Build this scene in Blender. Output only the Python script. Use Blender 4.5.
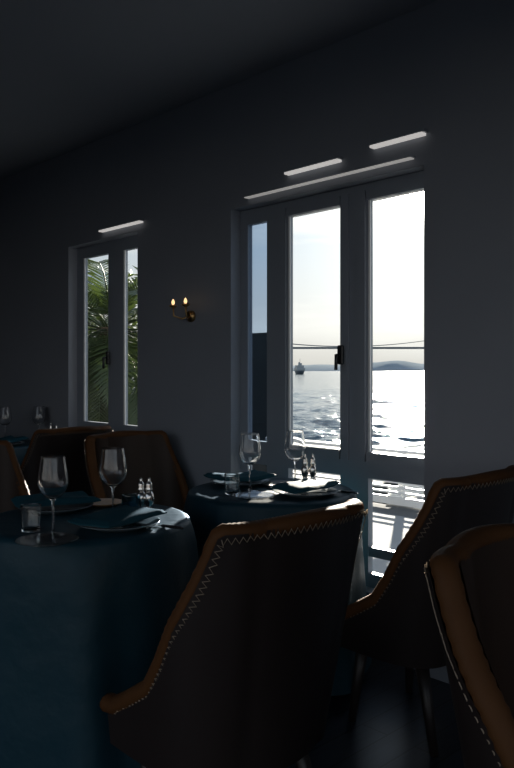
import bpy, math, random
from math import sin, cos, pi, sqrt, exp, atan2, radians
from mathutils import Vector, Matrix

random.seed(7)
for o in list(bpy.data.objects):
    bpy.data.objects.remove(o)
sc = bpy.context.scene
C = sc.collection

# ------------------------------------------------------------------ camera
F = 750.0            # focal length in pixels of the 514 x 768 frame
HZ = 370.0           # horizon row
EYE = 1.25
cam = bpy.data.objects.new('camera', bpy.data.cameras.new('camera'))
C.objects.link(cam)
cam.location = (0, 0, EYE)
cam.rotation_euler = (pi / 2, 0, 0)
cam.data.sensor_width = 36.0
cam.data.lens = 36.0 * F / 768.0
cam.data.shift_y = -(384.0 - HZ) / 768.0
cam.data.clip_end = 9000
cam.data.clip_start = 0.05
sc.camera = cam

# ------------------------------------------------------------------ view
sc.view_settings.view_transform = 'Standard'
sc.view_settings.look = 'None'
sc.view_settings.exposure = 0.0
sc.view_settings.gamma = 1.0
sc.view_settings.use_curve_mapping = False
sc.cycles.use_denoising = True
sc.cycles.max_bounces = 14
sc.cycles.transmission_bounces = 14
sc.cycles.transparent_max_bounces = 32
sc.cycles.sample_clamp_indirect = 6.0
sc.cycles.caustics_reflective = False
sc.cycles.caustics_refractive = False

# ------------------------------------------------------------------ sun and sky
SUN = Vector(((421 - 257) / F, 1.0, (HZ - 199) / F)).normalized()
sl = bpy.data.lights.new('sun', 'SUN')
sl.energy = 20.0
sl.color = (1.0, 0.90, 0.78)
sl.angle = radians(0.6)
so = bpy.data.objects.new('sun', sl)
C.objects.link(so)
so.rotation_euler = SUN.to_track_quat('Z', 'Y').to_euler()
so.location = (6, 25, 8)

w = bpy.data.worlds.new('sky')
sc.world = w
w.use_nodes = True
nt = w.node_tree
nt.nodes.clear()


def nd(t, kind, **kw):
    n = t.nodes.new(kind)
    for k, v in kw.items():
        if k.startswith('i_'):
            n.inputs[int(k[2:])].default_value = v
        else:
            setattr(n, k, v)
    return n


def math_(t, op, a, b=None):
    n = t.nodes.new('ShaderNodeMath')
    n.operation = op
    for i, v in enumerate((a, b)):
        if v is None:
            continue
        if isinstance(v, (int, float)):
            n.inputs[i].default_value = v
        else:
            t.links.new(v, n.inputs[i])
    return n.outputs[0]


tc = nd(nt, 'ShaderNodeTexCoord')
nrm = nd(nt, 'ShaderNodeVectorMath', operation='NORMALIZE')
nt.links.new(tc.outputs['Generated'], nrm.inputs[0])
sep = nd(nt, 'ShaderNodeSeparateXYZ')
nt.links.new(nrm.outputs[0], sep.inputs[0])
ramp = nd(nt, 'ShaderNodeValToRGB')
cr = ramp.color_ramp
cr.elements[0].position = 0.0
cr.elements[0].color = (0.02, 0.025, 0.03, 1)
cr.elements[1].position = 1.0
cr.elements[1].color = (0.14, 0.24, 0.42, 1)
for p, c in ((0.495, (0.05, 0.06, 0.07)), (0.502, (0.66, 0.63, 0.585)), (0.53, (0.68, 0.67, 0.65)), (0.58, (0.50, 0.57, 0.64)), (0.62, (0.40, 0.49, 0.60)), (0.72, (0.25, 0.36, 0.53))):
    e = cr.elements.new(p)
    e.color = (*c, 1)
nt.links.new(math_(nt, 'MULTIPLY_ADD', sep.outputs['Z'], 0.5), ramp.inputs[0])
ramp.inputs[0].links[0].from_node.inputs[2].default_value = 0.5
# streaky cloud
mp = nd(nt, 'ShaderNodeMapping')
mp.inputs['Scale'].default_value = (2.2, 2.2, 15.0)
mp.inputs['Rotation'].default_value = (0.0, 0.12, 0.0)
nt.links.new(nrm.outputs[0], mp.inputs[0])
nz = nd(nt, 'ShaderNodeTexNoise')
nz.inputs['Scale'].default_value = 1.6
nz.inputs['Detail'].default_value = 6
nt.links.new(mp.outputs[0], nz.inputs['Vector'])
cl = nd(nt, 'ShaderNodeMapRange')
cl.inputs[1].default_value = 0.46
cl.inputs[2].default_value = 0.72
nt.links.new(nz.outputs['Fac'], cl.inputs[0])
above = nd(nt, 'ShaderNodeMapRange')
above.inputs[1].default_value = 0.0
above.inputs[2].default_value = 0.05
nt.links.new(sep.outputs['Z'], above.inputs[0])
cf = math_(nt, 'MULTIPLY', cl.outputs[0], above.outputs[0])
mixc = nd(nt, 'ShaderNodeMix', data_type='RGBA')
nt.links.new(cf, mixc.inputs[0])
nt.links.new(ramp.outputs[0], mixc.inputs[6])
mixc.inputs[7].default_value = (0.80, 0.79, 0.77, 1)
# brightness around the sun
dt = nd(nt, 'ShaderNodeVectorMath', operation='DOT_PRODUCT')
nt.links.new(nrm.outputs[0], dt.inputs[0])
dt.inputs[1].default_value = SUN
ang = math_(nt, 'ARCCOSINE', math_(nt, 'MINIMUM', dt.outputs['Value'], 0.999999))
a1 = math_(nt, 'MULTIPLY', math_(nt, 'EXPONENT', math_(nt, 'MULTIPLY', ang, -1 / radians(0.55))), 60.0)
a2 = math_(nt, 'MULTIPLY', math_(nt, 'EXPONENT', math_(nt, 'MULTIPLY', ang, -1 / radians(8.0))), 1.1)
a3 = math_(nt, 'MULTIPLY', math_(nt, 'ADD', math_(nt, 'ADD', a1, a2), 0.0), above.outputs[0])
glow = nd(nt, 'ShaderNodeMix', data_type='RGBA', blend_type='ADD')
glow.inputs[0].default_value = 1.0
nt.links.new(mixc.outputs[2], glow.inputs[6])
tint = nd(nt, 'ShaderNodeVectorMath', operation='SCALE')
tint.inputs[0].default_value = (1.0, 0.94, 0.84)
nt.links.new(a3, tint.inputs['Scale'])
nt.links.new(tint.outputs[0], glow.inputs[7])
bg = nd(nt, 'ShaderNodeBackground')
bg.inputs[1].default_value = 1.15
nt.links.new(glow.outputs[2], bg.inputs[0])
wo = nd(nt, 'ShaderNodeOutputWorld')
nt.links.new(bg.outputs[0], wo.inputs[0])

# ------------------------------------------------------------------ placing helpers
# the window wall is a vertical plane; u runs along it (towards the right and the camera), n out of the room
_k = sqrt(721.0 ** 2 + F ** 2)
U = Vector((721 / _k, -F / _k * 721 / 721 * 0 - sqrt(1 - (721 / _k) ** 2), 0))
N = Vector((-U.y, U.x, 0))
D0 = 2.72            # distance from the camera to the glass plane
KS = D0 / 2.863


def hz(h):           # heights on the window wall
    return EYE + (h - EYE) * KS

ROT = atan2(U.y, U.x)  # angle of u about z


def W(s, d, h):      # wall frame -> world
    v = N * (D0 + d) + U * s
    return Vector((v.x, v.y, h))


def S(px, d):        # where the line of sight at column px crosses the plane d (as s along the wall)
    a = (px - 257) / F
    z = (D0 + d) / (N.x * a + N.y)
    return Vector((a * z, z, 0)).dot(U)


def P(px, py, h):    # point at height h seen at (px, py)
    z = (EYE - h) * F / (py - HZ)
    return Vector(((px - 257) / F * z, z, h))


# ------------------------------------------------------------------ materials
def mat(name, color, rough=0.5, metal=0.0, spec=0.5, noise=None, bump=None, coat=0.0, sheen=0.0):
    m = bpy.data.materials.new(name)
    m.use_nodes = True
    t = m.node_tree
    b = t.nodes['Principled BSDF']
    b.inputs['Base Color'].default_value = (*color, 1)
    b.inputs['Roughness'].default_value = rough
    b.inputs['Metallic'].default_value = metal
    b.inputs['Specular IOR Level'].default_value = spec
    b.inputs['Coat Weight'].default_value = coat
    b.inputs['Sheen Weight'].default_value = sheen
    if noise or bump:
        co = t.nodes.new('ShaderNodeTexCoord')
    if noise:
        sc_, amt, col2 = noise
        n = t.nodes.new('ShaderNodeTexNoise')
        n.inputs['Scale'].default_value = sc_
        n.inputs['Detail'].default_value = 5
        t.links.new(co.outputs['Object'], n.inputs['Vector'])
        mx = t.nodes.new('ShaderNodeMix')
        mx.data_type = 'RGBA'
        mx.inputs[6].default_value = (*color, 1)
        mx.inputs[7].default_value = (*col2, 1)
        mr = t.nodes.new('ShaderNodeMapRange')
        mr.inputs[1].default_value = 0.5 - amt
        mr.inputs[2].default_value = 0.5 + amt
        t.links.new(n.outputs['Fac'], mr.inputs[0])
        t.links.new(mr.outputs[0], mx.inputs[0])
        t.links.new(mx.outputs[2], b.inputs['Base Color'])
    if bump:
        sc_, st, dist = bump
        n = t.nodes.new('ShaderNodeTexNoise')
        n.inputs['Scale'].default_value = sc_
        n.inputs['Detail'].default_value = 4
        t.links.new(co.outputs['Object'], n.inputs['Vector'])
        bp = t.nodes.new('ShaderNodeBump')
        bp.inputs['Strength'].default_value = st
        bp.inputs['Distance'].default_value = dist
        t.links.new(n.outputs['Fac'], bp.inputs['Height'])
        t.links.new(bp.outputs[0], b.inputs['Normal'])
    return m


def glass(name, tint, refl=1.0, base=0.04, blend=0.5, rough=0.02):
    """thin clear glass: see-through, with a mirror share that grows towards grazing angles"""
    m = bpy.data.materials.new(name)
    m.use_nodes = True
    t = m.node_tree
    t.nodes.clear()
    tr = t.nodes.new('ShaderNodeBsdfTransparent')
    tr.inputs[0].default_value = (*tint, 1)
    gl = t.nodes.new('ShaderNodeBsdfGlossy')
    gl.inputs['Roughness'].default_value = rough
    lw = t.nodes.new('ShaderNodeLayerWeight')
    lw.inputs[0].default_value = 0.5
    mr = t.nodes.new('ShaderNodeMapRange')
    mr.inputs[3].default_value = base
    mr.inputs[4].default_value = refl
    t.links.new(math_(t, 'POWER', lw.outputs['Facing'], 3.0), mr.inputs[0])
    mx = t.nodes.new('ShaderNodeMixShader')
    t.links.new(mr.outputs[0], mx.inputs[0])
    t.links.new(tr.outputs[0], mx.inputs[1])
    t.links.new(gl.outputs[0], mx.inputs[2])
    o = t.nodes.new('ShaderNodeOutputMaterial')
    t.links.new(mx.outputs[0], o.inputs[0])
    return m


def clear(name, tint):
    m = bpy.data.materials.new(name)
    m.use_nodes = True
    b = m.node_tree.nodes['Principled BSDF']
    b.inputs['Base Color'].default_value = (*tint, 1)
    b.inputs['Roughness'].default_value = 0.0
    b.inputs['Transmission Weight'].default_value = 1.0
    b.inputs['IOR'].default_value = 1.48
    return m


def leaf(name, color, back):
    m = mat(name, color, 0.38, noise=(4, 0.3, tuple(c * 0.6 for c in color)))
    t = m.node_tree
    b = t.nodes['Principled BSDF']
    tl = t.nodes.new('ShaderNodeBsdfTranslucent')
    tl.inputs[0].default_value = (*back, 1)
    mx = t.nodes.new('ShaderNodeMixShader')
    mx.inputs[0].default_value = 0.2
    t.links.new(b.outputs[0], mx.inputs[1])
    t.links.new(tl.outputs[0], mx.inputs[2])
    t.links.new(mx.outputs[0], t.nodes['Material Output'].inputs[0])
    return m


def emit(name, color, strength):
    m = bpy.data.materials.new(name)
    m.use_nodes = True
    b = m.node_tree.nodes['Principled BSDF']
    b.inputs['Base Color'].default_value = (*color, 1)
    b.inputs['Emission Color'].default_value = (*color, 1)
    b.inputs['Emission Strength'].default_value = strength
    return m


def floor_material():
    m = bpy.data.materials.new('dark_oak_planks')
    m.use_nodes = True
    t = m.node_tree
    b = t.nodes['Principled BSDF']
    co = t.nodes.new('ShaderNodeTexCoord')
    mp = t.nodes.new('ShaderNodeMapping')
    mp.inputs['Rotation'].default_value = (0, 0, -(ROT + pi / 2))
    t.links.new(co.outputs['Object'], mp.inputs[0])
    br = t.nodes.new('ShaderNodeTexBrick')
    br.inputs['Color1'].default_value = (0.026, 0.034, 0.050, 1)
    br.inputs['Color2'].default_value = (0.048, 0.060, 0.085, 1)
    br.inputs['Mortar'].default_value = (0.006, 0.006, 0.006, 1)
    br.inputs['Scale'].default_value = 1.0
    br.inputs['Mortar Size'].default_value = 0.004
    br.inputs['Brick Width'].default_value = 1.4
    br.inputs['Row Height'].default_value = 0.11
    t.links.new(mp.outputs[0], br.inputs['Vector'])
    m2 = t.nodes.new('ShaderNodeMapping')
    m2.inputs['Scale'].default_value = (2.5, 40, 1)
    t.links.new(mp.outputs[0], m2.inputs[0])
    nz = t.nodes.new('ShaderNodeTexNoise')
    nz.inputs['Scale'].default_value = 1.5
    nz.inputs['Detail'].default_value = 6
    t.links.new(m2.outputs[0], nz.inputs['Vector'])
    mx = t.nodes.new('ShaderNodeMix')
    mx.data_type = 'RGBA'
    mx.blend_type = 'MULTIPLY'
    mx.inputs[0].default_value = 0.8
    t.links.new(br.outputs['Color'], mx.inputs[6])
    t.links.new(nz.outputs['Fac'], mx.inputs[7])
    t.links.new(mx.outputs[2], b.inputs['Base Color'])
    b.inputs['Roughness'].default_value = 0.32
    bp = t.nodes.new('ShaderNodeBump')
    bp.inputs['Strength'].default_value = 0.4
    bp.inputs['Distance'].default_value = 0.01
    t.links.new(br.outputs['Fac'], bp.inputs['Height'])
    bp.invert = True
    t.links.new(bp.outputs[0], b.inputs['Normal'])
    return m


def sea_material():
    m = bpy.data.materials.new('sea_water')
    m.use_nodes = True
    t = m.node_tree
    b = t.nodes['Principled BSDF']
    b.inputs['Base Color'].default_value = (0.035, 0.075, 0.10, 1)
    b.inputs['Roughness'].default_value = 0.10
    b.inputs['IOR'].default_value = 1.33
    co = t.nodes.new('ShaderNodeTexCoord')
    hs = []
    for scl, st in ((( 0.22, 0.10, 1), 1.0), ((0.9, 0.42, 1), 0.35), ((3.0, 1.8, 1), 0.10)):
        mp = t.nodes.new('ShaderNodeMapping')
        mp.inputs['Scale'].default_value = scl
        mp.inputs['Rotation'].default_value = (0, 0, 0.25)
        t.links.new(co.outputs['Object'], mp.inputs[0])
        nz = t.nodes.new('ShaderNodeTexNoise')
        nz.inputs['Scale'].default_value = 1.0
        nz.inputs['Detail'].default_value = 3
        nz.inputs['Roughness'].default_value = 0.6
        t.links.new(mp.outputs[0], nz.inputs['Vector'])
        hs.append(math_(t, 'MULTIPLY', nz.outputs['Fac'], st))
    h = math_(t, 'ADD', math_(t, 'ADD', hs[0], hs[1]), hs[2])
    bp = t.nodes.new('ShaderNodeBump')
    bp.inputs['Strength'].default_value = 1.0
    bp.inputs['Distance'].default_value = 0.5
    t.links.new(h, bp.inputs['Height'])
    t.links.new(bp.outputs[0], b.inputs['Normal'])
    return m


M = dict(
    wall=mat('slate_plaster', (0.29, 0.31, 0.35), 0.55, noise=(2.0, 0.3, (0.26, 0.28, 0.32))),
    ceiling=mat('dark_ceiling_paint', (0.36, 0.39, 0.44), 0.6),
    frame=mat('slate_painted_frame', (0.27, 0.30, 0.345), 0.40),
    floor=floor_material(),
    pane=glass('window_glass', (0.97, 0.985, 0.98), 0.5, 0.01),
    tinted=glass('tinted_window_glass', (0.60, 0.68, 0.76), 0.6, 0.02),
    steel=mat('polished_steel', (0.75, 0.75, 0.74), 0.25, 1.0),
    silver=mat('silver', (0.80, 0.77, 0.72), 0.18, 1.0),
    brass=mat('aged_brass', (0.60, 0.38, 0.16), 0.3, 1.0),
    cloth=mat('teal_satin_cloth', (0.0075, 0.042, 0.061), 0.48, spec=0.30, bump=(7.0, 0.30, 0.03)),
    napkin=mat('teal_linen', (0.012, 0.065, 0.088), 0.75, spec=0.1, bump=(180, 0.25, 0.002)),
    leather=mat('dark_brown_leather', (0.022, 0.015, 0.0135), 0.45, noise=(6, 0.3, (0.018, 0.012, 0.011)), bump=(160, 0.15, 0.002)),
    tan=mat('tan_leather', (0.115, 0.050, 0.019), 0.55, spec=0.12, noise=(9, 0.3, (0.09, 0.038, 0.014)), bump=(120, 0.2, 0.002)),
    lining=mat('brown_lining_leather', (0.040, 0.022, 0.014), 0.5, spec=0.3, noise=(9, 0.3, (0.03, 0.017, 0.011)), bump=(120, 0.2, 0.002)),
    thread=mat('cream_thread', (0.30, 0.235, 0.17), 0.6),
    wood=mat('black_stained_wood', (0.018, 0.014, 0.013), 0.4),
    wineglass=clear('wine_glass_crystal', (1, 1, 1)),
    tumbler=clear('tumbler_glass', (0.97, 0.99, 0.99)),
    blueglass=glass('smoky_blue_glass', (0.40, 0.58, 0.66), 0.7, 0.06, 0.4),
    plateglass=glass('glass_plate', (0.80, 0.80, 0.80), 0.8, 0.10, 0.45, 0.12),
    plate=mat('grey_blue_stoneware', (0.15, 0.19, 0.21), 0.25),
    greyplate=mat('grey_stoneware', (0.20, 0.205, 0.21), 0.4),
    copper=mat('tan_glazed_ceramic', (0.62, 0.33, 0.15), 0.35, noise=(30, 0.2, (0.55, 0.27, 0.11))),
    horn=mat('black_handle', (0.02, 0.02, 0.022), 0.25),
    bulb=emit('warm_bulb', (1.0, 0.62, 0.30), 1.5),
    led=emit('linear_lamp', (1.0, 0.96, 0.92), 0.45),
    leddim=emit('dim_linear_lamp', (1.0, 0.96, 0.92), 0.22),
    gutter=mat('grey_paving', (0.13, 0.135, 0.14), 0.9, spec=0.05),
    deck=mat('white_deck_boards', (0.30, 0.31, 0.315), 0.85, spec=0.08, noise=(3, 0.3, (0.26, 0.27, 0.275))),
    whitepaint=mat('white_painted_rail', (0.80, 0.80, 0.79), 0.4),
    stone=mat('dark_garden_stone', (0.050, 0.055, 0.058), 0.8, noise=(3, 0.3, (0.035, 0.04, 0.04))),
    sea=sea_material(),
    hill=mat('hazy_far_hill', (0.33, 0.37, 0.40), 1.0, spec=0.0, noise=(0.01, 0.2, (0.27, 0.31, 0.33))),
    bridge=mat('bridge_steel', (0.16, 0.18, 0.20), 0.7),
    hull=mat('ferry_hull', (0.10, 0.12, 0.14), 0.5),
    upper=mat('ferry_white', (0.35, 0.37, 0.38), 0.5),
    dkglass=mat('ferry_windows', (0.03, 0.04, 0.05), 0.2),
    frond=leaf('palm_leaf', (0.065, 0.095, 0.035), (0.10, 0.15, 0.03)),
    trunk=mat('palm_bark', (0.12, 0.085, 0.055), 0.9, bump=(25, 0.8, 0.03)),
    parasol=mat('white_canvas', (0.78, 0.78, 0.76), 0.8),
)


# ------------------------------------------------------------------ mesh builder
class MB:
    def __init__(self):
        self.v, self.f, self.sm = [], [], []

    def add(self, vs, fs, smooth=True):
        b = len(self.v)
        self.v += [tuple(p) for p in vs]
        self.f += [tuple(b + i for i in f) for f in fs]
        self.sm += [smooth] * len(fs)
        return self

    def box(self, x0, x1, y0, y1, z0, z1, fr=None, bev=0.0):
        b = bev
        vs, fs = [], []
        if b <= 0:
            vs = [(x, y, z) for z in (z0, z1) for y in (y0, y1) for x in (x0, x1)]
            fs = [(0, 2, 3, 1), (4, 5, 7, 6), (0, 1, 5, 4), (2, 6, 7, 3), (0, 4, 6, 2), (1, 3, 7, 5)]
        else:
            def ring(z, i):
                a0, a1, c0, c1 = x0 + i, x1 - i, y0 + i, y1 - i
                return [(a0 + b, c0, z), (a1 - b, c0, z), (a1, c0 + b, z), (a1, c1 - b, z), (a1 - b, c1, z), (a0 + b, c1, z), (a0, c1 - b, z), (a0, c0 + b, z)]
            rings = [ring(z0, b), ring(z0 + b, 0), ring(z1 - b, 0), ring(z1, b)]
            for r in rings:
                vs += r
            fs.append(tuple(reversed(range(8))))
            for k in range(3):
                for i in range(8):
                    j = (i + 1) % 8
                    fs.append((k * 8 + i, k * 8 + j, k * 8 + 8 + j, k * 8 + 8 + i))
            fs.append(tuple(range(24, 32)))
        if fr:
            vs = [fr(*p) for p in vs]
        return self.add(vs, fs, False)

    def lathe(self, prof, seg=32, at=(0, 0, 0), close=False, fr=None):
        vs, fs = [], []
        for r, z in prof:
            for i in range(seg):
                a = 2 * pi * i / seg
                vs.append((at[0] + r * cos(a), at[1] + r * sin(a), at[2] + z))
        n = len(prof)
        for k in range(n - 1 if not close else n):
            k2 = (k + 1) % n
            for i in range(seg):
                j = (i + 1) % seg
                fs.append((k * seg + i, k * seg + j, k2 * seg + j, k2 * seg + i))
        if not close:
            fs.append(tuple(reversed(range(seg))))
            fs.append(tuple(range((n - 1) * seg, n * seg)))
        if fr:
            vs = [fr(*p) for p in vs]
        return self.add(vs, fs)

    def tube(self, pts, r, seg=8, cap=True):
        pts = [Vector(p) for p in pts]
        n = len(pts)
        rs = r if isinstance(r, (list, tuple)) else [r] * n
        up = Vector((0, 0, 1))
        vs, fs = [], []
        prev = None
        for i, p in enumerate(pts):
            t = (pts[min(i + 1, n - 1)] - pts[max(i - 1, 0)]).normalized()
            if prev is None:
                ref = up if abs(t.z) < 0.95 else Vector((1, 0, 0))
                x = t.cross(ref).normalized()
            else:
                x = (prev - t * prev.dot(t)).normalized()
            prev = x
            y = t.cross(x)
            for k in range(seg):
                a = 2 * pi * k / seg
                vs.append(p + (x * cos(a) + y * sin(a)) * rs[i])
        for i in range(n - 1):
            for k in range(seg):
                j = (k + 1) % seg
                fs.append((i * seg + k, i * seg + j, i * seg + seg + j, i * seg + seg + k))
        if cap:
            fs.append(tuple(reversed(range(seg))))
            fs.append(tuple(range((n - 1) * seg, n * seg)))
        return self.add(vs, fs)

    def grid(self, rows, wrap=False, smooth=True):
        n, m = len(rows), len(rows[0])
        vs = [p for r in rows for p in r]
        fs = []
        for i in range(n - 1):
            for j in range(m if wrap else m - 1):
                k = (j + 1) % m
                fs.append((i * m + j, i * m + k, i * m + m + k, i * m + m + j))
        return self.add(vs, fs, smooth)

    def build(self, name, m, parent=None):
        me = bpy.data.meshes.new(name)
        me.from_pydata(self.v, [], self.f)
        me.polygons.foreach_set('use_smooth', self.sm)
        me.materials.append(m)
        me.update()
        o = bpy.data.objects.new(name, me)
        C.objects.link(o)
        if parent:
            o.parent = parent
        return o


def tag(o, label, cat, group=None, kind=None):
    o['label'] = label
    o['category'] = cat
    if group:
        o['group'] = group
    if kind:
        o['kind'] = kind
    return o


def thing(name, label, cat, loc=(0, 0, 0), rz=0.0, group=None, kind=None):
    o = bpy.data.objects.new(name, None)
    C.objects.link(o)
    o.empty_display_size = 0.1
    o.location = loc
    o.rotation_euler = (0, 0, rz)
    return tag(o, label, cat, group, kind)


def struct(o, label=None, cat=None):
    o['kind'] = 'structure'
    if label:
        o['label'] = label
        o['category'] = cat
    return o


KIDS = {}


def kids(o):
    return [c for c in bpy.data.objects if c.parent is o]


def copy_tree(o, parent=None):
    c = o.copy()
    C.objects.link(c)
    c.parent = parent
    for ch in kids(o):
        copy_tree(ch, c)
    return c


def place(proto, used, loc, rz, label, group=None):
    """the first call moves the prototype itself, later ones copy it with its parts"""
    if used:
        o = copy_tree(proto)
    else:
        o = proto
        used.append(1)
    o.location = loc
    o.rotation_euler = (0, 0, rz)
    o['label'] = label
    if group:
        o['group'] = group
    return o


def fr(s, d, h):
    return W(s, d, h)


# ------------------------------------------------------------------ room shell
SA, SB, DI = -8.0, 3.0, -4.6       # extent along the wall, depth of the room
H = 2.75
DIN, DOUT = -0.08, 0.03            # inner and outer face of the window wall
M_L, M_R = -3.10 * KS, S(424, DIN)      # big window opening
L_L, L_R = -4.86 * KS, S(137.5, DIN)    # small window opening
WT, WB, LB = hz(2.14), hz(0.22), hz(0.80)      # heads and sills
wl = MB()
wl.box(SA, L_L, DIN, DOUT, 0, H, fr)
wl.box(L_R, M_L, DIN, DOUT, 0, H, fr)
wl.box(M_R, SB, DIN, DOUT, 0, H, fr)
wl.box(L_L, L_R, DIN, DOUT, WT, H, fr)
wl.box(L_L, L_R, DIN, DOUT, 0, LB, fr)
wl.box(M_L, M_R, DIN, DOUT, WT, H, fr)
wl.box(M_L, M_R, DIN, DOUT, 0, WB, fr)
struct(wl.build('wall_window', M['wall']), 'slate grey wall with the tall windows', 'wall')
struct(MB().box(SA, SB, DI, DOUT, -0.1, 0, fr).build('floor', M['floor']), 'dark plank floor', 'floor')
struct(MB().box(SA, SB, DI, DOUT, H, H + 0.1, fr).build('ceiling', M['ceiling']), 'dark ceiling', 'ceiling')
struct(MB().box(SA - 0.15, SA, DI, DOUT, 0, H, fr).build('wall_left', M['wall']), 'dark end wall', 'wall')
# unseen wall behind the camera, its openings added to let in fill light
wb = MB()
wb.box(SA, -4.0, DI - 0.15, DI, 0.25, 2.6, fr)
wb.box(SA, SB, DI - 0.15, DI, 0, 0.25, fr)
wb.box(SA, SB, DI - 0.15, DI, 2.6, H, fr)
for k in range(6):
    s0 = -4.0 + k * (SB + 4.0 - 0.12) / 5
    wb.box(s0, s0 + 0.12, DI - 0.15, DI, 0.25, 2.6, fr)
struct(wb.build('wall_back', M['wall']), 'dark back wall', 'wall')
wr = MB()  # unseen side wall, opened wide to add fill light
wr.box(SB, SB + 0.15, DI, DOUT, 0, 0.25, fr)
wr.box(SB, SB + 0.15, DI, DOUT, 2.6, H, fr)
wr.box(SB, SB + 0.15, -1.0, DOUT, 0.25, 2.6, fr)
wr.box(SB, SB + 0.15, DI, DI + 0.12, 0.25, 2.6, fr)
struct(wr.build('wall_right', M['wall']), 'right wall with a wide opening', 'wall')
tb = MB()
tb.box(SA, L_L, DIN - 0.018, DIN, 0, 0.12, fr)
tb.box(L_L, M_L, DIN - 0.018, DIN, 0, 0.12, fr)
tb.box(M_R, SB, DIN - 0.018, DIN, 0, 0.12, fr)
struct(tb.build('baseboard_window', M['frame']), 'slate baseboard', 'baseboard')

# ------------------------------------------------------------------ windows
PT, PB = hz(2.056), hz(0.86)               # glass top and bottom of the tall panes
w1 = thing('window_1', 'large slate framed window with tall panes over the sea', 'window', W((M_L + M_R) / 2, 0, 0), 0, kind='structure')
w2 = thing('window_2', 'small two-sash window with palm leaves behind', 'window', W((L_L + L_R) / 2, 0, 0), 0, kind='structure')


def wpart(mb, name, m, root):
    o = mb.build(name, m, root)
    o.matrix_parent_inverse = Matrix.Translation(-Vector(root.location))
    return o


D1, D2 = -0.012, 0.022
panes1 = [(a * KS, b * KS) for a, b in ((-3.040, -2.888), (-2.728, -2.375), (-2.203, -1.850))]
f = MB()
f.box(M_L, panes1[0][0], D1, D2, WB, WT, fr)
f.box(panes1[0][1], panes1[1][0], D1, D2, WB, WT, fr)
f.box(panes1[1][1], panes1[2][0], D1, D2, WB, WT, fr)
f.box(panes1[2][1], M_R, D1, D2, WB, WT, fr)
for a, b in panes1:
    f.box(a, b, D1, D2, PT, WT, fr)
    f.box(a, b, D1, D2, hz(0.735), PB, fr)
    f.box(a, b, D1, D2, WB, hz(0.285), fr)
    f.box(a, b, D1 + 0.002, D2 - 0.002, hz(0.365), hz(0.41), fr)
wpart(f, 'frame', M['frame'], w1)
# raised sash edges beside the glass
sb_ = MB()
for a, b in panes1[1:]:
    for x0, x1 in ((a - 0.055, a - 0.012), (b + 0.012, b + 0.055)):
        if x1 < M_R:
            sb_.box(x0, x1, D1 - 0.010, D1, PB - 0.045, PT + 0.045, fr)
    sb_.box(a - 0.002, min(b + 0.002, M_R), D1 - 0.010, D1, PT + 0.002, PT + 0.045, fr)
    sb_.box(a - 0.002, min(b + 0.002, M_R), D1 - 0.010, D1, PB - 0.045, PB - 0.002, fr)
wpart(sb_, 'sash', M['frame'], w1)
for i, (a, b) in enumerate(panes1):
    g = wpart(MB().box(a - 0.01, b + 0.01, -0.003, 0.003, PB - 0.01, PT + 0.01, fr), 'pane', M['tinted'] if i == 0 else M['pane'], w1)
    if i == 0:
        g['label'] = 'narrow tinted pane'
    wpart(MB().box(a - 0.01, b + 0.01, -0.003, 0.003, hz(0.27), hz(0.75), fr), 'lower_pane', M['pane'], w1)


def handle(s, h, root):
    mb = MB()
    mb.box(s - 0.016, s + 0.016, D1 - 0.032, D1 - 0.016, h - 0.045, h + 0.045, fr, 0.004)
    mb.tube([W(s, D1 - 0.03, h), W(s, D1 - 0.055, h), W(s, D1 - 0.057, h - 0.07)], 0.008, 8)
    wpart(mb, 'handle', M['horn'], root)


handle(panes1[1][1] + 0.022, 1.32, w1)
panes2 = [(-4.775 * KS, -4.447 * KS), (-4.264 * KS, -3.962 * KS)]
f = MB()
f.box(L_L, panes2[0][0], D1, D2, LB, WT, fr)
f.box(panes2[0][1], panes2[1][0], D1, D2, LB, WT, fr)
f.box(panes2[1][1], L_R, D1, D2, LB, WT, fr)
for a, b in panes2:
    f.box(a, b, D1, D2, PT, WT, fr)
    f.box(a, b, D1, D2, LB, PB + 0.02, fr)
wpart(f, 'frame', M['frame'], w2)
for a, b in panes2:
    wpart(MB().box(a - 0.01, b + 0.01, -0.003, 0.003, PB, PT + 0.01, fr), 'pane', M['pane'], w2)
handle(panes2[0][1] + 0.03, 1.33, w2)
# small glazing beads, white to paint the light on each pane's far edge
bd = MB()
for a, b in panes2:
    bd.box(a, a + 0.016, D1, -0.003, PB + 0.02, PT, fr)
wpart(bd, 'glazing_bead', M['whitepaint'], w2)
bd = MB()
for a, b in panes1[1:]:
    bd.box(a, a + 0.010, D1, -0.003, PB, PT, fr)
wpart(bd, 'glazing_bead', M['whitepaint'], w1)

# slim strips made to glow for the bright lines above the window heads
def linear_lamp(px0, px1, h, hh, label, m='led'):
    h = hz(h)
    d = DIN - 0.03
    s0, s1 = S(px0, d), S(px1, d)
    r = thing('linear_wall_lamp', label, 'lamp', W((s0 + s1) / 2, DIN, h), 0, 'slim linear lamps above the windows')
    wpart(MB().box(s0, s1, d - 0.0, DIN, h + hh, h + hh + (0.012 if hh > 0.005 else 0.002), fr), 'housing', M['frame'], r)
    wpart(MB().box(s0 + 0.01, s1 - 0.01, d - 0.002, DIN, h, h + hh, fr), 'diffuser', M[m], r)


linear_lamp(283, 339, 2.245, 0.010, 'left one of the two upper slim white light strips above the large window')
linear_lamp(368, 424, 2.265, 0.010, 'right one of the two upper slim white light strips, the one nearest the sun')
linear_lamp(243, 412, 2.175, 0.004, 'long hair-thin light line just above the head of the large window', 'leddim')  # window-head trim, made to glow in place of reflected light
linear_lamp(98, 140, 2.185, 0.009, 'slim white light strip above the small palm window')

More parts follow.
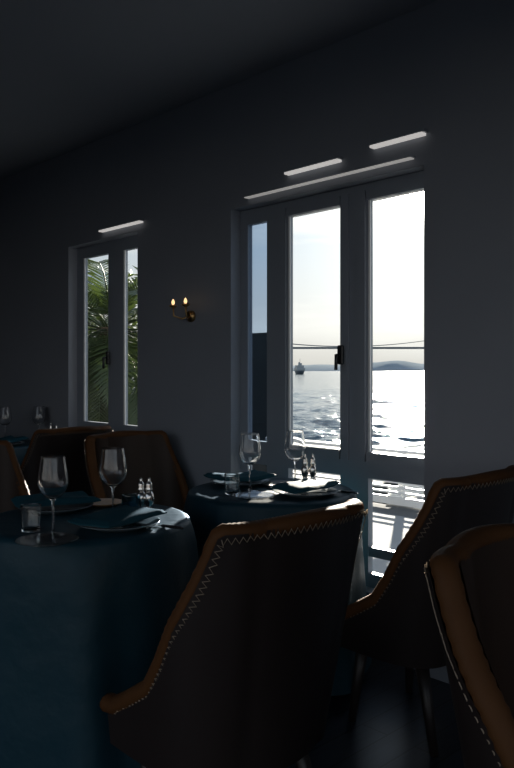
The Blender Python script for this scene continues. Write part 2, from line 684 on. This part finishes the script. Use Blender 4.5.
# ------------------------------------------------------------------ outside
TERR = -0.04
struct(MB().box(-6, 2.4, DOUT, 2.78, TERR - 0.2, TERR, fr).build('terrace_deck', M['deck']), 'white terrace deck outside the windows', 'deck')
struct(MB().box(-6, 2.4, 2.78, 3.3, TERR - 0.2, TERR - 0.03, fr).build('terrace_gutter', M['gutter']), 'grey gutter strip at the terrace edge', 'deck')
s_c = S(380, 3.2)
struct(MB().box(s_c, 2.4, 3.3, 7.0, TERR - 0.2, TERR, fr).build('jetty_deck', M['deck']), 'white jetty deck running out over the water', 'deck')
rl = thing('terrace_railing', 'low white slatted railing along the edge of the terrace', 'railing', W(-1, 3.2, TERR))
for k in range(1, 7):
    s0 = -6.05 + k * 1.3
    wpart(MB().box(s0 - 0.03, s0 + 0.03, 3.15, 3.21, TERR - 0.03, 0.47, fr), 'post', M['whitepaint'], rl)
for h0, h1 in ((-0.04, 0.035), (0.065, 0.085), (0.115, 0.135), (0.165, 0.18)):
    wpart(MB().box(-5.95, 2.0, 3.21, 3.235, h0, h1, fr), 'slat', M['whitepaint'], rl)
wpart(MB().box(-5.95, 2.0, 3.13, 3.25, 0.47, 0.50, fr), 'cap', M['whitepaint'], rl)
rj = thing('jetty_railing', 'low white railing running out along the jetty towards the sea', 'railing', W(s_c, 4.5, TERR))
for k in range(4):
    wpart(MB().box(s_c, s_c + 0.06, 3.5 + k * 1.1, 3.56 + k * 1.1, TERR, 0.47, fr), 'post', M['whitepaint'], rj)
wpart(MB().box(s_c, s_c + 0.09, 3.3, 6.9, 0.47, 0.50, fr), 'cap', M['whitepaint'], rj)
wpart(MB().box(s_c + 0.02, s_c + 0.05, 3.3, 6.9, TERR + 0.02, 0.10, fr), 'slat', M['whitepaint'], rj)

struct(MB().box(-9, S(273, 4.3), 4.3, 4.6, -3, 1.75, fr).build('garden_wall', M['stone']), 'dark garden wall beside the terrace', 'wall')
struct(MB().box(-18, -6, DOUT, 9.0, -3, -0.24, fr).build('garden_ground', M['stone']), 'dark garden ground', 'ground')

SEA = -3.0
from mathutils import noise as mn
sea = MB()
rows = []
Yv = 10.0
while Yv < 900:
    step = max(0.22, Yv * Yv * 0.35 / (F * (EYE - SEA)))
    row = []
    for i in range(261):
        X = Yv * (-0.62 + 1.24 * i / 260)
        h = 0.0
        for wl_, am in ((5.5, 0.34), (2.2, 0.22), (0.95, 0.11)):
            fade = min(1.0, wl_ / (2.2 * max(step, Yv * 0.0048)))
            if fade > 0.15:
                q = mn.noise(Vector((X * 0.62 / wl_, Yv / wl_ + 0.2 * X / wl_, wl_ * 3.1)))
                h += am * fade * (1.0 - 2.2 * abs(q))
        row.append((X, Yv, SEA + h * 0.8))
    rows.append(row)
    Yv += step
sea.grid(rows)
e = rows[-1]
far_ = [(p[0] * 9, 8200.0, SEA) for p in e]
sea.grid([[(p[0], p[1], SEA) for p in e], far_])
for sg, idx in ((-1, 0), (1, -1)):
    edge_ = [r_[idx] for r_ in rows] + [far_[idx]]
    sea.grid([[(p[0], p[1], SEA) for p in edge_], [(sg * 5000.0, p[1], SEA) for p in edge_]])
struct(sea.build('sea', M['sea']), 'sea with sun glitter', 'sea')

# far shore
hl = MB()
rng = random.Random(3)
n = 160
for (Y, hmax, ph, thick) in ((3300, 46, 0.0, 500),):
    front, top, back = [], [], []
    for i in range(n + 1):
        X = -2600 + 5200 * i / n
        px = 257 + X / Y * F
        e = 0.55 + 0.25 * sin(X * 0.0041 + ph) + 0.16 * sin(X * 0.011 + 2) + 0.06 * sin(X * 0.031)
        e += 0.35 * exp(-((px - 425) / 40.0) ** 2) - 0.25 * exp(-((px - 362) / 18.0) ** 2)
        h = hmax * max(e, 0.12) * rng.uniform(0.92, 1.06)
        front.append((X, Y, SEA - 2))
        top.append((X, Y + 160, SEA + h))
        back.append((X, Y + thick, SEA - 2))
    hl.grid([front, top, back])
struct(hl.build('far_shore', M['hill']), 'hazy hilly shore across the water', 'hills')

# suspension bridge far behind
by = 2000.0
bz = EYE + 22.0 * by / F
bt = thing('suspension_bridge', 'distant suspension bridge whose dark deck line crosses the sky above the sea', 'bridge', (240, by, SEA))


def bpart(mb, name, m):
    o = mb.build(name, m, bt)
    o.matrix_parent_inverse = Matrix.Translation(-Vector(bt.location))


bx_ = (345 - 257) / F * by
bpart(MB().box(bx_ - 1100, bx_ + 1100, by - 15, by + 15, bz - 2.4, bz + 2.4), 'deck', M['bridge'])
for sgn in (-1, 1):
    X = bx_ + sgn * 537
    t = MB()
    for yy in (-17, 17):
        t.box(X - 4, X + 4, by + yy - 3, by + yy + 3, SEA - 2, bz + 104)
    t.box(X - 3, X + 3, by - 17, by + 17, bz + 96, bz + 104)
    t.box(X - 3, X + 3, by - 17, by + 17, bz - 10, bz - 4)
    bpart(t, 'tower', M['bridge'])
for yy in (-16, 16):
    pts = []
    for i in range(61):
        q = -1 + 2 * i / 60
        pts.append((bx_ + q * 537, by + yy, bz + 4 + 98 * q * q))
    bpart(MB().tube([(bx_ - 860, by + yy, bz)] + pts + [(bx_ + 860, by + yy, bz)], 0.75, 6), 'main_cable', M['bridge'])
# ferry
fz = (EYE - SEA) * F / 4.2
fx = (299.5 - 257) / F * fz
fe = thing('ferry', 'small dark passenger ferry on the sea, seen end-on in the left tall pane', 'boat', (fx, fz, SEA), 0.12)
fe.scale = (0.88, 0.8, 1.22)
hu = MB()
rows = []
for z, wd, ln in ((-0.5, 3.2, 12.0), (0.6, 4.2, 13.5), (2.2, 5.0, 15.0), (2.9, 5.1, 15.2)):
    r = []
    for i in range(24):
        a = 2 * pi * i / 24
        r.append((wd * (abs(cos(a)) ** 0.7) * (1 if cos(a) > 0 else -1), ln * sin(a), z))
    rows.append(r)
hu.grid(rows, wrap=True)
hu.add(rows[-1], [tuple(range(24))], False)
hu.build('hull', M['hull'], fe)
MB().box(-4.6, 4.6, -11, 11, 2.9, 5.3, None, 0.3).build('lower_deckhouse', M['upper'], fe)
MB().box(-4.7, 4.7, -10.6, 10.6, 3.7, 4.6).build('window_band', M['dkglass'], fe)
MB().box(-3.9, 3.9, -8, 8, 5.3, 7.4, None, 0.3).build('upper_deckhouse', M['upper'], fe)
MB().box(-4.0, 4.0, -7.6, 7.6, 6.1, 6.9).build('window_band', M['dkglass'], fe)
MB().box(-2.0, 2.0, -5.5, -2.5, 7.4, 9.2, None, 0.25).build('wheelhouse', M['upper'], fe)
MB().lathe([(0.9, 7.4), (1.0, 8.0), (0.8, 10.0)], 16, (0, 2.0, 0)).build('funnel', M['hull'], fe)
MB().tube([(0, -3.5, 9.2), (0, -3.5, 12.8)], 0.18, 6).build('mast', M['hull'], fe)

# palm outside the small window
pc = W(S(108, 1.75), 1.75, 0)
pal = thing('palm', 'green palm with arching fronds outside the small window', 'tree', (pc.x, pc.y, -0.24))
tp = []
tr_ = []
for i in range(24):
    q = i / 23
    tp.append((0.03 * sin(q * 3), 0, q * 1.95))
    tr_.append(0.13 + 0.018 * (i % 2) - 0.02 * q)
MB().tube(tp, tr_, 14).build('trunk', M['trunk'], pal)
for k in range(44):
    rg = random.Random(100 + k)
    az = k * 2.39996
    el0 = radians(72 - 125 * (k / 44) + rg.uniform(-6, 6))
    L = rg.uniform(1.2, 1.6)
    fb = MB()
    pts, dirs = [], []
    p = Vector((0.03 + 0.06 * cos(az), 0.06 * sin(az), 1.92))
    el = el0
    segs = 22
    for i in range(segs + 1):
        pts.append(p.copy())
        dv = Vector((cos(az) * cos(el), sin(az) * cos(el), sin(el)))
        dirs.append(dv)
        p = p + dv * (L / segs)
        el -= radians(3.6)
    fb.tube(pts, [0.012 - 0.010 * i / segs for i in range(segs + 1)], 5)
    for i in range(3, segs + 1):
        q = i / segs
        dv = dirs[i]
        side = Vector((-sin(az), cos(az), 0))
        upv = side.cross(dv).normalized()
        ll = 0.34 * (sin(pi * (0.12 + 0.80 * q)) ** 0.7)
        for sg in (-1, 1):
            for hf in (0.0, 0.5):
                b0 = pts[i] + dv * (hf * L / segs)
                d2 = (side * sg * 0.80 + dv * 0.62 - upv * 0.12 * rg.uniform(0.2, 2.0)).normalized()
                wv = d2.cross(upv).normalized() * 0.011
                mid = b0 + d2 * ll * 0.5
                tip = b0 + d2 * ll - Vector((0, 0, 0.05 * rg.random()))
                fb.add([b0 - wv * 0.5, b0 + wv * 0.5, mid + wv, tip, mid - wv, mid + upv * 0.004], [(0, 1, 5), (1, 2, 5), (2, 3, 5), (3, 4, 5), (4, 0, 5)], True)
    fb.build('frond', M['frond'], pal)

# clipped hedge behind the palm
hp = W(-9.2, 3.6, 0)
he = MB()
rg = random.Random(11)
for i in range(5200):
    c0 = W(rg.uniform(-15.0, S(205, 4.0)), 3.7 + rg.uniform(-0.35, 0.35), 0)
    z0 = -0.24 + 2.75 * rg.random() ** 0.8 + 0.25 * sin(c0.x * 3)
    a, b = rg.uniform(0, 2 * pi), rg.uniform(-1, 1)
    d1 = Vector((cos(a), sin(a), b)).normalized() * rg.uniform(0.06, 0.12)
    d2 = d1.cross(Vector((rg.uniform(-1, 1), rg.uniform(-1, 1), 1))).normalized() * 0.03
    p0 = Vector((c0.x, c0.y, z0)) - hp
    he.add([p0 - d1, p0 + d2, p0 + d1, p0 - d2], [(0, 1, 2, 3)], False)
ho = he.build('hedge', M['frond'])
ho.location = hp
tag(ho, 'dark green hedge behind the palm outside the small window', 'hedge')

# parasol behind the palm
pp = W(S(97, 6.2), 6.2, 0)
pa = thing('garden_parasol', 'white garden parasol behind the palm in the small window', 'parasol', (pp.x, pp.y, -0.24))
cv = MB()
for ring_ in range(8):
    a0, a1 = 2 * pi * ring_ / 8, 2 * pi * (ring_ + 1) / 8
    cv.add([(0, 0, 3.75), (1.5 * cos(a0), 1.5 * sin(a0), 3.2), (1.5 * cos(a1), 1.5 * sin(a1), 3.2),
            (1.5 * cos(a0), 1.5 * sin(a0), 3.05), (1.5 * cos(a1), 1.5 * sin(a1), 3.05)], [(0, 1, 2), (1, 3, 4, 2)], False)
cv.build('canopy', M['parasol'], pa)
MB().tube([(0, 0, 0.05), (0, 0, 3.78)], 0.03, 10).build('pole', M['whitepaint'], pa)
MB().lathe([(0.3, 0), (0.3, 0.06), (0.05, 0.08)], 20).build('base', M['stone'], pa)

# ------------------------------------------------------------------ tub chairs
BW = 0.310


def shell_pt(t, off, h):
    """point on the wrap-round shell: t in -1..1 from left front round the back to right front;
    off = how far inside the outer face; h = height"""
    lean = (0.90 - h)              # the back leans out towards the top
    k = 1.0 - 0.20 * max(0.0, lean) / 0.62
    a = abs(t)
    sg = 1 if t >= 0 else -1
    hw = (BW - off)
    rc = 0.150                     # rear corner radius
    if a < 0.22:                   # across the back
        q = a / 0.22
        x = q * (hw - rc)
        y = -0.285 + off - 0.028 * (1 - q * q)
    elif a < 0.52:                 # corner
        q = (a - 0.22) / 0.30 * pi / 2
        x = hw - rc + rc * sin(q)
        y = -0.285 + off + rc - rc * cos(q)
    else:                          # side
        q = (a - 0.52) / 0.48
        x = hw + 0.004 * sin(pi * q)
        y = -0.285 + off + rc + q * 0.32
    y += 0.10 * max(0.0, lean) / 0.62 * (1.0 if y < 0 else 0.0) * min(1.0, -y / 0.15)
    return Vector((sg * x * k, y, h))


RIM = ((0.0, 0.892), (0.008, 0.880), (0.02, 0.825), (0.04, 0.765), (0.07, 0.700), (0.116, 0.620), (0.155, 0.565), (0.20, 0.522), (0.25, 0.480), (0.33, 0.430), (0.40, 0.390), (0.60, 0.360))


def rim_h(t):
    a = abs(t)
    if a < 0.22:
        return 0.892 + 0.008 * cos(a / 0.22 * pi / 2)
    y = shell_pt(a, 0.0, 0.9).y + 0.285 - 0.030
    for (x0, h0), (x1, h1) in zip(RIM, RIM[1:]):
        if y <= x1:
            return h0 + (h1 - h0) * max(0.0, y - x0) / (x1 - x0)
    return RIM[-1][1]


def make_chair():
    r = thing('tub_chair', '', 'chair')
    NT = 96
    ts = [-1 + 2 * i / NT for i in range(NT + 1)]
    TH = 0.042
    ou = MB()
    rows = []
    for j in range(15):
        row = []
        for t in ts:
            h0, h1 = 0.285, rim_h(t)
            row.append(shell_pt(t, 0.0, h0 + (h1 - h0) * j / 14))
        rows.append(row)
    ou.grid(rows)
    # front ends and underside
    for t in (-1, 1):
        e = [[shell_pt(t, o_, 0.285 + (rim_h(t) - 0.285) * j / 6) for j in range(7)] for o_ in (0.0, TH)]
        ou.grid(e)
    und = [[shell_pt(t, o_, 0.285) for t in ts] for o_ in (0.0, TH)]
    ou.grid(und)
    ou.build('shell', M['leather'], r)
    inn = MB()
    rows = []
    for j in range(13):
        row = []
        for t in ts:
            h0, h1 = 0.29, rim_h(t)
            row.append(shell_pt(t, TH - 0.006 * sin(pi * j / 12), h0 + (h1 - h0) * j / 12))
        rows.append(row)
    inn.grid(rows)
    inn.build('inner_lining', M['lining'], r)
    # rolled rim, gathered like hand-stitched leather
    rm = MB()
    seg = 12
    vs, fs = [], []
    NR = 260
    tr = [-1 + 2 * i / NR for i in range(NR + 1)]
    cen = [shell_pt(t, TH / 2, rim_h(t)) for t in tr]
    for i, t in enumerate(tr):
        tg = (cen[min(i + 1, NR)] - cen[max(i - 1, 0)]).normalized()
        outv = (shell_pt(t, 0, rim_h(t)) - shell_pt(t, TH, rim_h(t))).normalized()
        outv = (outv - tg * outv.dot(tg)).normalized()
        upv = outv.cross(tg)
        if upv.z < 0:
            upv = -upv
        puck = 1.0 + 0.05 * cos(i * pi)
        for k in range(seg):
            a = 2 * pi * k / seg
            vs.append(cen[i] + outv * (0.0255 * cos(a) * puck) + upv * ((0.020 if sin(a) > 0 else 0.026) * sin(a) * puck))
    for i in range(NR):
        for k in range(seg):
            j = (k + 1) % seg
            fs.append((i * seg + k, i * seg + j, (i + 1) * seg + j, (i + 1) * seg + k))
    fs.append(tuple(reversed(range(seg))))
    fs.append(tuple(range(NR * seg, NR * seg + seg)))
    rm.add(vs, fs)
    rm.build('rim', M['tan'], r)
    # baseball stitches on the outer side of the rim
    st = MB()
    fine = [-0.985 + 1.97 * i / 2400 for i in range(2401)]
    acc, last, zig, side_ = 0.0, None, [], 0
    for t in fine:
        p = shell_pt(t, 0, rim_h(t))
        if last is not None:
            acc += (p - last).length
        if last is None or acc >= 0.0085:
            acc = 0.0
            t2 = t + 0.004
            tg = (shell_pt(t2, 0, rim_h(t2)) - p).normalized()
            outv = (p - shell_pt(t, TH, rim_h(t))).normalized()
            dn = outv.cross(tg)
            if dn.z > 0:
                dn = -dn
            zig.append(p + outv * (0.0062 if side_ == 0 else 0.0030) + dn * (0.006 if side_ == 0 else 0.021))
            side_ = 1 - side_
        last = p
    st.tube(zig, 0.0014, 5)
    st.build('stitching', M['thread'], r)
    # seat cushion
    se = MB()
    rows = []
    for j, (z, k) in enumerate(((0.300, 0.90), (0.31, 0.97), (0.36, 1.0), (0.395, 0.98), (0.415, 0.90), (0.424, 0.6), (0.426, 0.0))):
        row = []
        for i in range(48):
            a = 2 * pi * i / 48
            ca, sa = cos(a), sin(a)
            x = 0.172 * math.copysign(abs(ca) ** 0.45, ca)
            y = 0.150 * math.copysign(abs(sa) ** 0.45, sa)
            row.append((x * k, 0.035 + y * k, z))
        rows.append(row)
    se.grid(rows, wrap=True)
    se.add(rows[0], [tuple(reversed(range(48)))], False)
    se.build('seat', M['lining'], r)
    MB().box(-0.16, 0.16, -0.11, 0.16, 0.27, 0.305, None, 0.015).build('seat_frame', M['wood'], r)
    for sx, sy in ((-1, -1), (1, -1), (-1, 1), (1, 1)):
        MB().tube([(sx * 0.145, 0.02 + sy * 0.120, 0.285), (sx * 0.160, 0.01 + sy * 0.145, 0.15), (sx * 0.175, 0.0 + sy * 0.170, 0.0)], [0.024, 0.019, 0.014], 12).build('leg', M['wood'], r)
    return r


chair0 = make_chair()
cu = []
FACE_L = ROT + pi / 2        # local +Y turned to face -u (far left along the wall)
FACE_R = ROT - pi / 2


def chair(corner, face, label):
    """put a chair so that its near rear corner is at the given floor point"""
    d = Vector((-sin(face), cos(face), 0))
    lat = Vector((d.y, -d.x, 0))
    if lat.dot(N) < 0:
        lat = -lat
    c = Vector((corner.x, corner.y, 0)) + lat * (BW - 0.025) + d * 0.250
    return place(chair0, cu, (c.x, c.y, 0), face, label, 'tan and brown leather tub chairs')


T1 = Vector((0.06, 3.105, 0))
T2 = Vector((-0.57, 2.50, 0))
T3 = Vector((-1.80, 5.05, 0))
chair(Vector((-0.104, 1.60, 0)), FACE_L, 'brown leather tub chair in the centre foreground, its sunlit tan stitched rim turned to us')
chair(Vector((0.550, 2.295, 0)), FACE_L, 'brown leather tub chair below the sun, its curved side before the lower glass')
chair(Vector((0.290, 1.345, 0)), FACE_R, 'nearest dark leather tub chair, cut off by the right edge of the photo')
chair(T1 - U * 1.22 - N * (BW - 0.13), FACE_R, 'dark tub chair on the far side of the table at the large window')
chair(T2 - U * 1.27 - N * (BW - 0.11), FACE_R, 'shadowed tub chair at the left edge, behind the nearer left table')
chair(Vector((-1.275, 4.23, 0)), FACE_L, 'black-looking tub chair below the small palm window, hiding part of the far table')

# ------------------------------------------------------------------ tables and cloths
TOP = 0.757


def make_table():
    r = thing('pedestal_table', '', 'table', group='round pedestal tables under teal cloths')
    MB().lathe([(0.30, 0.722), (0.335, 0.728), (0.338, 0.740), (0.335, 0.750), (0.0, 0.750)], 40).build('tabletop', M['wood'], r)
    MB().lathe([(0.035, 0.03), (0.035, 0.70), (0.10, 0.722)], 20).build('pedestal', M['wood'], r)
    MB().lathe([(0.25, 0.0), (0.25, 0.015), (0.06, 0.032), (0.035, 0.05)], 36).build('base', M['wood'], r)
    return r


def make_cloth(seed):
    rg = random.Random(seed)
    R = 0.345
    NA = 144
    ph = [rg.uniform(0, 2 * pi) for _ in range(4)]

    def pt(a, q, inner=0.0):
        # q: 0..1 = top, 1..2 = drop
        if q <= 1:
            r_ = R * q
            z = TOP
            if q > 0.93:
                z = TOP - 0.010 * ((q - 0.93) / 0.07) ** 2
            return (r_ * cos(a), r_ * sin(a), z)
        d = q - 1
        fold = cos(9 * a + ph[0]) * 0.55 + cos(14 * a + ph[1]) * 0.30 + cos(5 * a + ph[2]) * 0.35
        r_ = R + 0.012 * min(1, d * 12) + 0.045 * d + 0.022 * (d ** 0.6) * fold - inner
        z = TOP - 0.010 - 0.700 * d
        return (r_ * cos(a), r_ * sin(a), z)
    mb = MB()
    qs = [0.02, 0.3, 0.6, 0.85, 0.93, 0.965, 1.0, 1.012, 1.03, 1.06, 1.1, 1.16, 1.24, 1.34, 1.45, 1.58, 1.72, 1.86, 2.0]
    rows = [[pt(2 * pi * i / NA, q) for i in range(NA)] for q in qs]
    mb.grid(rows, wrap=True)
    mb.add(rows[0], [tuple(range(NA))], False)
    return mb.build('tablecloth', M['cloth'])


table0 = make_table()
tu = []
for T, lab, sd in ((T1, 'at the large window', 1), (T2, 'in the left foreground', 2), (T3, 'at the far left edge', 3)):
    place(table0, tu, (T.x, T.y, 0), 0.3, 'round pedestal table under the teal cloth ' + lab)
    c = make_cloth(sd)
    c.location = (T.x, T.y, 0)
    tag(c, {1: 'teal tablecloth with sunlit patches on the round table at the large window',
            2: 'dark teal satin cloth on the left foreground table, bright streak on its right edge',
            3: 'teal tablecloth on the far table at the left edge'}[sd], 'tablecloth', 'teal tablecloths')

# ------------------------------------------------------------------ tableware
def make_wine():
    r = thing('wine_glass', '', 'glass')
    out = [(0.0, 0.108), (0.012, 0.109), (0.026, 0.116), (0.038, 0.130), (0.0455, 0.150), (0.046, 0.158), (0.0445, 0.175), (0.040, 0.205), (0.0362, 0.230), (0.0356, 0.2345), (0.0354, 0.2352)]
    inn = [(0.0350, 0.2352), (0.0348, 0.2345), (0.0354, 0.230), (0.039, 0.205), (0.0435, 0.175), (0.045, 0.158), (0.0445, 0.151), (0.037, 0.132), (0.025, 0.118), (0.012, 0.1115), (0.0, 0.111)]
    MB().lathe([(0.0001, 0.108)] + out[1:] + inn[:-1] + [(0.0001, 0.111)], 40).build('bowl', M['wineglass'], r)
    MB().lathe([(0.0001, 0.004), (0.012, 0.005), (0.0045, 0.012), (0.0034, 0.04), (0.0034, 0.085), (0.0055, 0.102), (0.011, 0.109)], 16).build('stem', M['wineglass'], r)
    MB().lathe([(0.0001, 0.0), (0.037, 0.0), (0.038, 0.0012), (0.030, 0.0022), (0.012, 0.0045), (0.0001, 0.006)], 36).build('foot', M['wineglass'], r)
    return r


wine0 = make_wine()
wu = []
for (px, py, lab) in ((53, 535, 'left wine glass on the left foreground table'),
                      (113, 519, 'right wine glass on the left foreground table, before the tan plate'),
                      (250, 491, 'left wine glass on the window table, behind the glass side plate'),
                      (295, 486, 'right wine glass on the window table, beside the silver shakers'),
                      (5, 441, 'leftmost wine glass on the far table at the left edge'),
                      (39, 440, 'wine glass with a sun glint on the far table, above the black chair')):
    place(wine0, wu, P(px, py, TOP), 0, lab, 'wine glasses')

tum = MB().lathe([(0.0001, 0.0), (0.027, 0.0), (0.0285, 0.003), (0.0308, 0.076), (0.031, 0.0797), (0.0306, 0.0802), (0.0302, 0.0802), (0.0298, 0.0797), (0.0296, 0.076), (0.0272, 0.013), (0.0262, 0.010), (0.024, 0.0085), (0.0001, 0.008)], 32).build('tumbler', M['tumbler'])
tag(tum, 'clear water tumbler on the window table, left of the wine glasses', 'glass', 'water tumblers')
tum.location = P(232, 494, TOP)
t2_ = tum.copy()
C.objects.link(t2_)
t2_.location = P(31, 531, TOP)
t2_['label'] = 'dim water tumbler on the left foreground table, left of its wine glasses'
t3_ = MB().lathe([(0.0001, 0.0), (0.029, 0.0), (0.031, 0.003), (0.0328, 0.062), (0.033, 0.0657), (0.0326, 0.0662), (0.0320, 0.0662), (0.0315, 0.0657), (0.0312, 0.062), (0.0285, 0.013), (0.0275, 0.010), (0.025, 0.0085), (0.0001, 0.008)], 32).build('tumbler', M['blueglass'])
tag(t3_, 'small dark blue tumbler beside the silver shakers on the left table', 'glass', 'water tumblers')
t3_.location = P(131, 514, TOP)


def make_plate():
    return MB().lathe([(0.0001, 0.0), (0.085, 0.0), (0.090, 0.004), (0.128, 0.016), (0.130, 0.018), (0.127, 0.0185), (0.088, 0.0075), (0.0001, 0.006)], 48)


def make_napkin(seed):
    """a square linen napkin folded into a soft flat pad with drooping points"""
    rg = random.Random(seed)
    n_ = 20
    mb = MB()

    def surf(layer):
        rows = []
        for i in range(n_ + 1):
            row = []
            for j in range(n_ + 1):
                x = -1 + 2 * i / n_
                y = -1 + 2 * j / n_
                rr = max(abs(x), abs(y))
                edge = 1 - max(0, rr - 0.8) / 0.2
                z = 0.004 * sin(3 * x + seed) + 0.003 * sin(4 * y + 2 * seed)
                z += layer * (0.005 + 0.013 * sqrt(max(edge, 0)))
                c = max(0, abs(x) + abs(y) - 1.2)
                z += 0.010 * c
                row.append((x * 0.135, y * 0.085, z))
            rows.append(row)
        return rows
    a, b = surf(0), surf(1)
    mb.grid(b)
    mb.grid([list(reversed(r_)) for r_ in a])
    rim = [a[0], b[0]], [a[-1], b[-1]], [[r_[0] for r_ in a], [r_[0] for r_ in b]], [[r_[-1] for r_ in a], [r_[-1] for r_ in b]]
    for r_ in rim:
        mb.grid(list(r_))
    return mb.build('folded_napkin', M['napkin'])


plate0 = make_plate().build('dinner_plate', M['plate'])
first = True
for c0, lab, sd in ((T2 + U * 0.195, 'before the front seat of the left table', 1), (T2 - U * 0.20, 'at the far seat of the left table', 2),
                    (T1 + U * 0.19, 'beside the shakers on the window table', 3), (T1 - U * 0.19, 'behind the tumbler on the window table', 4),
                    (T3 + U * 0.21, 'on the far left table, near its right wine glass', 5), (T3 - U * 0.215, 'on the far left table, at its far seat', 6)):
    if first:
        p = plate0
        first = False
    else:
        p = plate0.copy()
        C.objects.link(p)
    p.location = (c0.x, c0.y, TOP)
    tag(p, 'grey-blue plate under a teal napkin ' + lab, 'plate', 'napkin-covered dinner plates')
    nk = make_napkin(sd)
    nk.location = (c0.x, c0.y, TOP + 0.027)
    nk.rotation_euler = (0, 0, ROT + pi / 2 + (0.25 if sd % 2 else -0.2))
    tag(nk, 'folded teal napkin on the plate ' + lab, 'napkin', 'folded teal napkins')


def side_plate(px, py, R, m, name, label):
    k = R / 0.09
    o = MB().lathe([(0.0001, 0.0), (0.055 * k, 0.0), (0.06 * k, 0.003), (0.088 * k, 0.010), (0.09 * k, 0.012), (0.087 * k, 0.0122), (0.058 * k, 0.0055), (0.0001, 0.0045)], 44).build(name, m)
    o.location = P(px, py, TOP)
    return tag(o, label, 'plate')


side_plate(47, 543, 0.088, M['plateglass'], 'glass_side_plate', 'clear glass side plate on the left foreground table, in front of the left wine glass')
side_plate(254, 498, 0.085, M['plateglass'], 'glass_side_plate', 'clear glass side plate catching light at the front of the window table')
side_plate(104, 505, 0.073, M['copper'], 'side_plate', 'round tan side plate behind the right glass on the left table')
side_plate(281, 486, 0.080, M['greyplate'], 'side_plate', 'pale side plate at the back of the window table between the wine glasses')


def make_shaker():
    r = thing('shaker', '', 'shaker')
    MB().lathe([(0.0001, 0.0), (0.020, 0.0), (0.021, 0.004), (0.014, 0.012), (0.0095, 0.022), (0.016, 0.038), (0.0175, 0.050), (0.015, 0.066), (0.0085, 0.076)], 24).build('body', M['silver'], r)
    MB().lathe([(0.0085, 0.076), (0.0125, 0.079), (0.0125, 0.083), (0.0095, 0.090), (0.0115, 0.098), (0.008, 0.106), (0.0035, 0.110), (0.0055, 0.116), (0.003, 0.121), (0.0001, 0.122)], 24).build('cap', M['silver'], r)
    return r


sh0 = make_shaker()
su = []
for px, py, lab in ((141, 513, 'left silver shaker of the pair on the left foreground table'), (149, 513, 'right silver shaker of the pair on the left foreground table'),
                    (305, 482, 'left silver shaker of the pair on the window table'), (313, 482, 'right silver shaker of the pair on the window table'),
                    (51, 440, 'left one of two tiny silver shaker tops showing over the black chair'), (57, 440, 'right one of two tiny silver shaker tops showing over the black chair')):
    place(sh0, su, P(px, py, TOP), 0, lab, 'silver shakers')


def knife(px, py, rz, hm, label):
    r = thing('table_knife', label, 'knife', P(px, py, TOP + 0.001), rz)
    MB().box(-0.006, 0.006, -0.075, 0.005, 0.0, 0.008, None, 0.002).build('handle', hm, r)
    mb = MB()
    rows = []
    for y, wd in ((0.004, 0.0045), (0.03, 0.008), (0.08, 0.0085), (0.105, 0.006), (0.118, 0.001)):
        rows.append([(-wd, y, 0.0025), (-wd, y, 0.004), (wd, y, 0.0042), (wd, y, 0.0023)])
    mb.grid(rows, wrap=True, smooth=False)
    mb.add(rows[0], [(0, 1, 2, 3)], False)
    mb.add(rows[-1], [(3, 2, 1, 0)], False)
    mb.build('blade', M['silver'], r)


knife(163, 527, ROT + pi / 2 + 0.3, M['horn'], 'black handled table knife near the right edge of the left foreground table')
knife(342, 492, ROT + pi / 2 + 0.1, M['silver'], 'silver table knife at the right edge of the window table')

# ------------------------------------------------------------------ wall sconce
sx = S(192, DIN)
sco = thing('wall_sconce', 'small brass two-armed wall sconce between the windows', 'lamp', W(sx, DIN, 1.60))


def spart(mb, name, m, parent=sco):
    o = mb.build(name, m, parent)
    if parent is sco:
        o.matrix_parent_inverse = Matrix.Translation(-Vector(sco.location))
    return o


spart(MB().tube([W(sx, DIN, 1.55), W(sx, DIN - 0.018, 1.55)], 0.032, 20), 'wall_plate', M['brass'])
for sg in (-1, 1):
    e = sx + sg * 0.055
    spart(MB().tube([W(sx, DIN - 0.015, 1.55), W(sx + sg * 0.025, DIN - 0.05, 1.535), W(e, DIN - 0.085, 1.55), W(e, DIN - 0.09, 1.60)], 0.005, 8), 'arm', M['brass'])
    b = W(e, DIN - 0.09, 0)
    spart(MB().lathe([(0.006, 1.595), (0.022, 1.602), (0.024, 1.608), (0.010, 1.612)], 20, (b.x, b.y, 0)), 'cup', M['brass'])
    spart(MB().lathe([(0.005, 1.612), (0.008, 1.618), (0.0095, 1.626), (0.006, 1.636), (0.001, 1.644)], 16, (b.x, b.y, 0)), 'bulb', M['bulb'])
